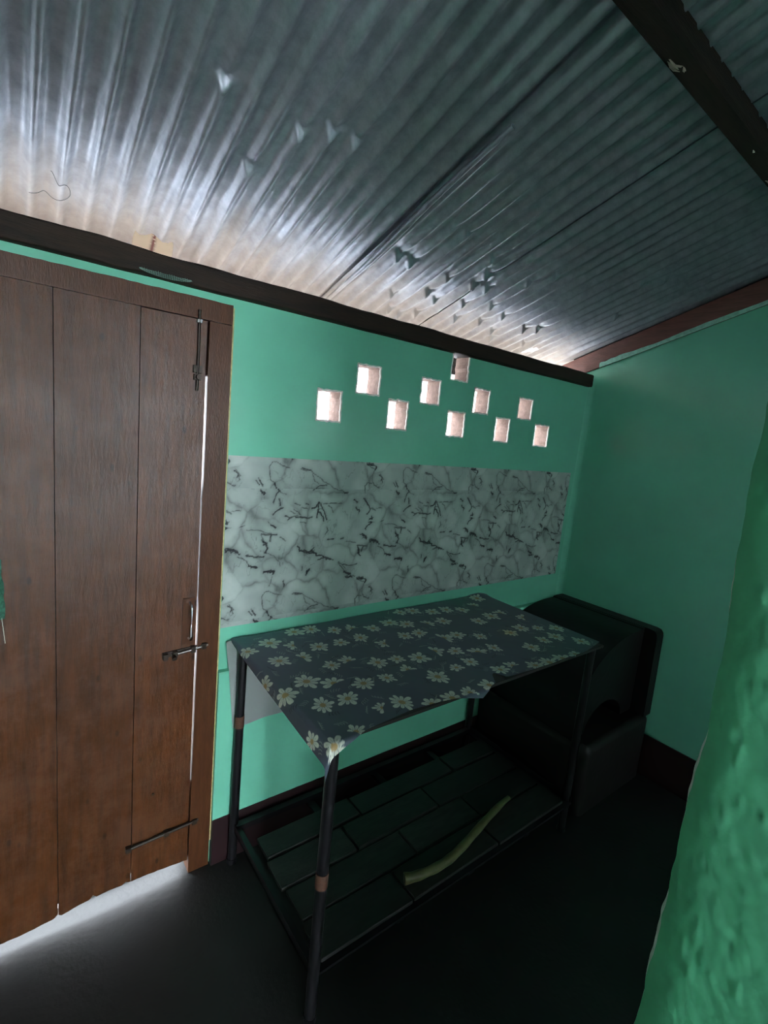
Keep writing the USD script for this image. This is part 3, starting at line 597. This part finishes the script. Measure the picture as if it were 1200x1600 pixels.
obj('shelf_rail', cat_([bx(TX1 - .026, TX1 + .004, TY0, TY1, SZ - .024, SZ - .016), bx(TX1 - .002, TX1 + .004, TY0, TY1, SZ - .024, SZ + .010)]), m_iron, tb)
obj('shelf_crossbar', cat_([bx(x, x + .03, TY0, TY1, SZ - .036, SZ - .024) for x in (.95, 1.28, 1.6)]), m_iron, tb)
rows = [((1.345, 1.447), (.690, 1.088, 1.60, 1.885)), ((1.217, 1.338), (.680, .985, 1.39, 1.885)), ((1.090, 1.210), (.690, 1.16, 1.505, 1.885)), ((.958, 1.083), (.68, 1.03, 1.46, 1.885))]
kk = 0
for (ya, yb), xs_ in rows:
    for a, b in zip(xs_[:-1], xs_[1:]):
        dz = rng.uniform(-.003, .003); sk = rng.uniform(-.003, .003)
        p = bx(a + .004, b - .004, ya + rng.uniform(0, .003), yb - rng.uniform(0, .003), SZ - .016, SZ + dz, .0035)
        q = p.to_mesh(); v = np.array(q.vert_properties[:, :3]); v[:, 1] += sk * (v[:, 0] - a) / (b - a)
        obj('plank', trimesh.Trimesh(v, q.tri_verts, process=False), m_planks[[1, 0, 1, 2, 1, 0, 1, 2, 0, 0, 1, 1][kk % 12]], tb, smooth=40)
        kk += 1

# flowered vinyl cloth
CZ = .895 - .008
x_in, x_out = .628, 1.938
hem_x = [.55, .615, .66, .75, .9, 1.0, 1.08, 1.17, 1.25, 1.285, 1.30, 1.315, 1.45, 1.58, 1.66, 1.70, 1.72, 1.80, 1.94]
hem_y = [.895, .900, .908, .922, .936, .928, .915, .905, .925, .968, .975, .934, .924, .921, .924, .916, .921, .923, .950]
NU, NV = 640, 330
su = np.linspace(0, 1, NU); sv = np.linspace(0, 1, NV)
U, W = np.meshgrid(su, sv, indexing='ij')
LEFT = .012 + .052 * (1 - W) ** .8                              # left overhang grows to the front
sx = -LEFT * (1 - np.clip(U / .07, 0, 1)) + np.clip((U - .07) / .93, 0, 1) * (x_out - x_in) * 1.0
def bend(o, r):    # overhang length -> (out, down)
    th = np.clip(o / r, 0, 1.35)
    rest = np.maximum(o - 1.35 * r, 0)
    return r * np.sin(th) + rest * np.cos(1.35), r * (1 - np.cos(th)) + rest * np.sin(1.35)
ov = np.maximum(-sx, 0)
ox, oz = bend(ov, .014)
CX = x_in + np.maximum(sx, 0) - ox
hem = np.interp(CX, hem_x, hem_y)
backy = 1.592 - .004 * np.sin(CX * 9) - .026 * np.clip((CX - 1.86) / .08, 0, 1)
sy = hem + (backy - hem) * W
fo = np.maximum(.918 - sy, 0)                                     # past the table's front edge it turns down
fy, fz = bend(fo * 2.2, .012)
CY = np.maximum(sy, .918) - fy
wr_ = .0016 * (meshkit.fbm(np.stack([CX * 7, CY * 7, CX * 0], -1), 3, 14) - .35)
wr_ += .0026 * np.exp(-((CX - 1.32 - .25 * (CY - .95)) / .012) ** 2) * np.exp(-((CY - .96) / .05) ** 2)
curl = .010 * np.exp(-(W / .035) ** 2) * np.clip(meshkit.fbm(np.stack([CX * 9, CX * 0, CX * 0], -1), 2, 44) - .35, 0, 1) * (CX > 1.25)
lift = .012 * np.exp(-((CX - 1.90) / .05) ** 2) * np.exp(-((CY - 1.58) / .035) ** 2)
CZg = CZ + wr_ + curl + lift - oz - fz
# print
pxx = np.where(ov > 0, x_in - ov, CX); pyy = np.where(fo > 0, .918 - fo * 2.2, sy)
slate = np.array([.076, .084, .128]); teal = np.array([.060, .092, .104])
nb = meshkit.fbm(np.stack([pxx * 6, pyy * 6, pxx * 0], -1), 3, 3)[..., None]
ccol = slate * nb + teal * (1 - nb)
petal = np.array([.60, .64, .53]); heart = np.array([.36, .25, .10]); vein = np.array([.42, .45, .35])
fr = np.random.default_rng(3)
for k, (fx, fy_) in enumerate(FLOWERS):
    big = fr.uniform(.034, .042); npet = fr.integers(8, 11); rot = fr.uniform(0, 6.28); sq = fr.uniform(.78, 1.0); sa = fr.uniform(0, 3.14)
    half = fr.random() < .22
    if k % 4 == 2: big *= .84
    m = (np.abs(pxx - fx) < .05) & (np.abs(pyy - fy_) < .05)
    if not m.any(): continue
    a, b = pxx[m] - fx, pyy[m] - fy_
    a, b = a * np.cos(sa) + b * np.sin(sa), (-a * np.sin(sa) + b * np.cos(sa)) / sq
    rr, th_ = np.hypot(a, b), np.arctan2(b, a) + rot
    ph = np.mod(th_ / (2 * np.pi) * npet, 1.0)
    idx = np.floor(np.mod(th_ / (2 * np.pi) * npet, npet))
    lw = 1 + .16 * np.sin(idx * 2.7 + k)
    prof_ = big * lw * (1 - .55 * np.abs(2 * ph - 1) ** 2.6) - .0
    ins = np.clip((prof_ - rr) / .0016, 0, 1)
    gap = np.clip((np.minimum(ph, 1 - ph) * rr * 2 * np.pi / npet) / .0011 - .25, 0, 1)
    ins = ins * np.where(rr > .3 * big, gap, 1)
    if half:
        ins = ins * (np.cos(th_ - rot) > -.25)
    hr = np.clip((.30 * big - rr) / .002, 0, 1)
    line = (np.abs(2 * ph - 1) < .16) & (rr < .72 * big)
    pc = petal * (1 - .28 * line[:, None]) * (.88 + .12 * (rr / big)[:, None])
    pc = pc * (1 - hr[:, None]) + heart * hr[:, None]
    cur = ccol[m]
    ccol[m] = cur * (1 - ins[:, None]) + pc * ins[:, None]
    for q in range(3):                                             # small pale sprigs and ticks
        an = fr.uniform(0, 6.28); dd = fr.uniform(.045, .06)
        cx_, cy_ = fx + dd * np.cos(an), fy_ + dd * np.sin(an)
        if np.min([np.hypot(cx_ - f[0], cy_ - f[1]) for f in FLOWERS]) < .036: continue
        for j in range(4):
            oa = fr.uniform(0, 6.28) if j == 0 else oa + .12
            ex, ey = cx_ + (j - 1.5) * .0085 * np.cos(an + 1.2), cy_ + (j - 1.5) * .0085 * np.sin(an + 1.2)
            m2 = (np.abs(pxx - ex) < .016) & (np.abs(pyy - ey) < .016)
            if not m2.any(): continue
            a, b = pxx[m2] - ex, pyy[m2] - ey
            a, b = a * np.cos(oa) + b * np.sin(oa), -a * np.sin(oa) + b * np.cos(oa)
            s = np.clip((.0015 - np.abs(b - a * a * 40)) / .0010, 0, 1) * np.clip((.0095 - np.abs(a)) / .003, 0, 1)
            tone = np.array([.30, .34, .30]) if (q + k) % 3 else np.array([.008, .010, .012])
            ccol[m2] = ccol[m2] * (1 - .8 * s[:, None]) + tone * .8 * s[:, None]
stain = np.exp(-((pxx - 1.635) / .05) ** 2 - ((pyy - 1.19) / .03) ** 2)[..., None] * .55
ccol = ccol * (1 - stain) + ccol * np.array([1.5, 1.2, .55]) * stain
tc = thing('tablecloth', 'dark slate vinyl tablecloth printed with white daisies', 'tablecloth', loc=(1.285, 1.25, .885))
top = np.stack([CX, CY, CZg], -1)
obj('printed_top', trimesh.Trimesh(top.reshape(-1, 3), grid(NU, NV), process=False), m_vinyl, tc, smooth=True, color=ccol.reshape(-1, 3))
# white underside turned down behind the table
bu = np.linspace(0, 1, 70); bw = np.linspace(0, 1, 40)
BU, BW = np.meshgrid(bu, bw, indexing='ij')
bxx = .598 + BU * (1.32 - .598) + .034 * BW * (1 - BU)
bzz = .884 - BW * (.335 - .03 * BU - .27 * np.clip((BU - .45) / .5, 0, 1) ** 2)
byy = 1.5755 + .0 * BU - .0035 * np.sin(BU * 26) * BW - .003 * BW
byy = np.where(bzz > .775, byy + .008 * np.clip((bzz - .775) / .05, 0, 1), byy)
obj('back_overhang', trimesh.Trimesh(np.stack([bxx, byy - .002, bzz], -1).reshape(-1, 3), grid(70, 40), process=False), m_back, tc, smooth=True, label='greyish unprinted back of the vinyl hanging behind the table')

# bamboo stick on the shelf
sp = np.array([(1.038, 1.021, .183), (1.102, 1.002, .184), (1.201, .994, .184), (1.316, 1.011, .184), (1.486, 1.051, .183), (1.667, 1.085, .180)])
tq = np.linspace(0, 5, 50); spl = CubicSpline(np.arange(6), sp)(tq)
rad = np.interp(tq, [0, .15, 1, 3, 4.7, 5], [.0185, .0175, .0155, .0150, .0125, .009]) + .0008 * np.sin(tq * 9)
st = thing('bamboo_stick', 'crooked yellowish bamboo stick lying on the lower shelf of the table', 'stick', loc=(1.33, 1.02, .166))
obj('stalk', tube(spl, rad, 16), m_stick, st, smooth=50)
d0 = (spl[0] - spl[1]) / np.linalg.norm(spl[0] - spl[1])
obj('cut_end', tube([spl[0] - d0 * .002, spl[0] + d0 * .0015], [.0135, .0135], 16), m_stickend, st, label='dark hollow cut end')

# black hearth in the corner
ha_ = thing('cement_hearth', 'black rounded cement hearth on a lower ledge in the far right corner beside the table', 'hearth', loc=(2.33, 1.3, 0))
base_ = m3.Manifold.batch_hull([m3.Manifold.sphere(.035, 20).translate([a, b, c]) for (a, b) in ((2.065, .995), (2.02, 1.54), (2.60, 1.0), (2.61, 1.54)) for c in (.317,)]
                               + [m3.Manifold.cylinder(.02, .035, .035, 20).translate([a, b, 0]) for (a, b) in ((2.075, 1.0), (2.03, 1.54), (2.60, 1.0), (2.61, 1.54))])
obj('ledge', base_, m_hbase, ha_, smooth=40)
arc = [(2.50, .345)]
aa = np.linspace(0, np.pi / 2, 22)
pr = [(2.036 + .46 * (1 - np.cos(t)) ** 1.0 * 1.0, .46 + .335 * np.sin(t)) for t in aa]
pr = [(2.036, .345)] + pr
pr += [(2.555, .797), (2.562, .803), (2.64, .806), (2.648, .80), (2.648, .345)]
prof_h = Polygon(pr)
mouth = Polygon([(2.13, .33)] + [(2.30 - .17 * np.cos(t), .345 + .13 * np.sin(t)) for t in np.linspace(0, np.pi, 20)] + [(2.47, .33)])
body = prof_h.difference(mouth)
front_ = cat_([extr_xz(g, 1.045, 1.20) for g in getattr(body, 'geoms', [body])] + [extr_xz(prof_h, 1.20, 1.572)])
obj('hood', front_, m_hearth, ha_, smooth=30)
cheek = Polygon([(.99, .345), (1.06, .345), (1.56, .345), (1.57, .80), (1.02, .806)] + [(.985 + .03 * (1 - np.cos(t)) - .0, .776 + .03 * np.sin(t)) for t in np.linspace(np.pi / 2, 0, 6)][::1])
cheek = Polygon([(.972, .345), (1.57, .345), (1.57, .806), (1.015, .806), (.995, .802), (.984, .79), (.980, .77)])
obj('back_slab', extr_yz(cheek, 2.575, 2.648), m_hearth, ha_, smooth=20)
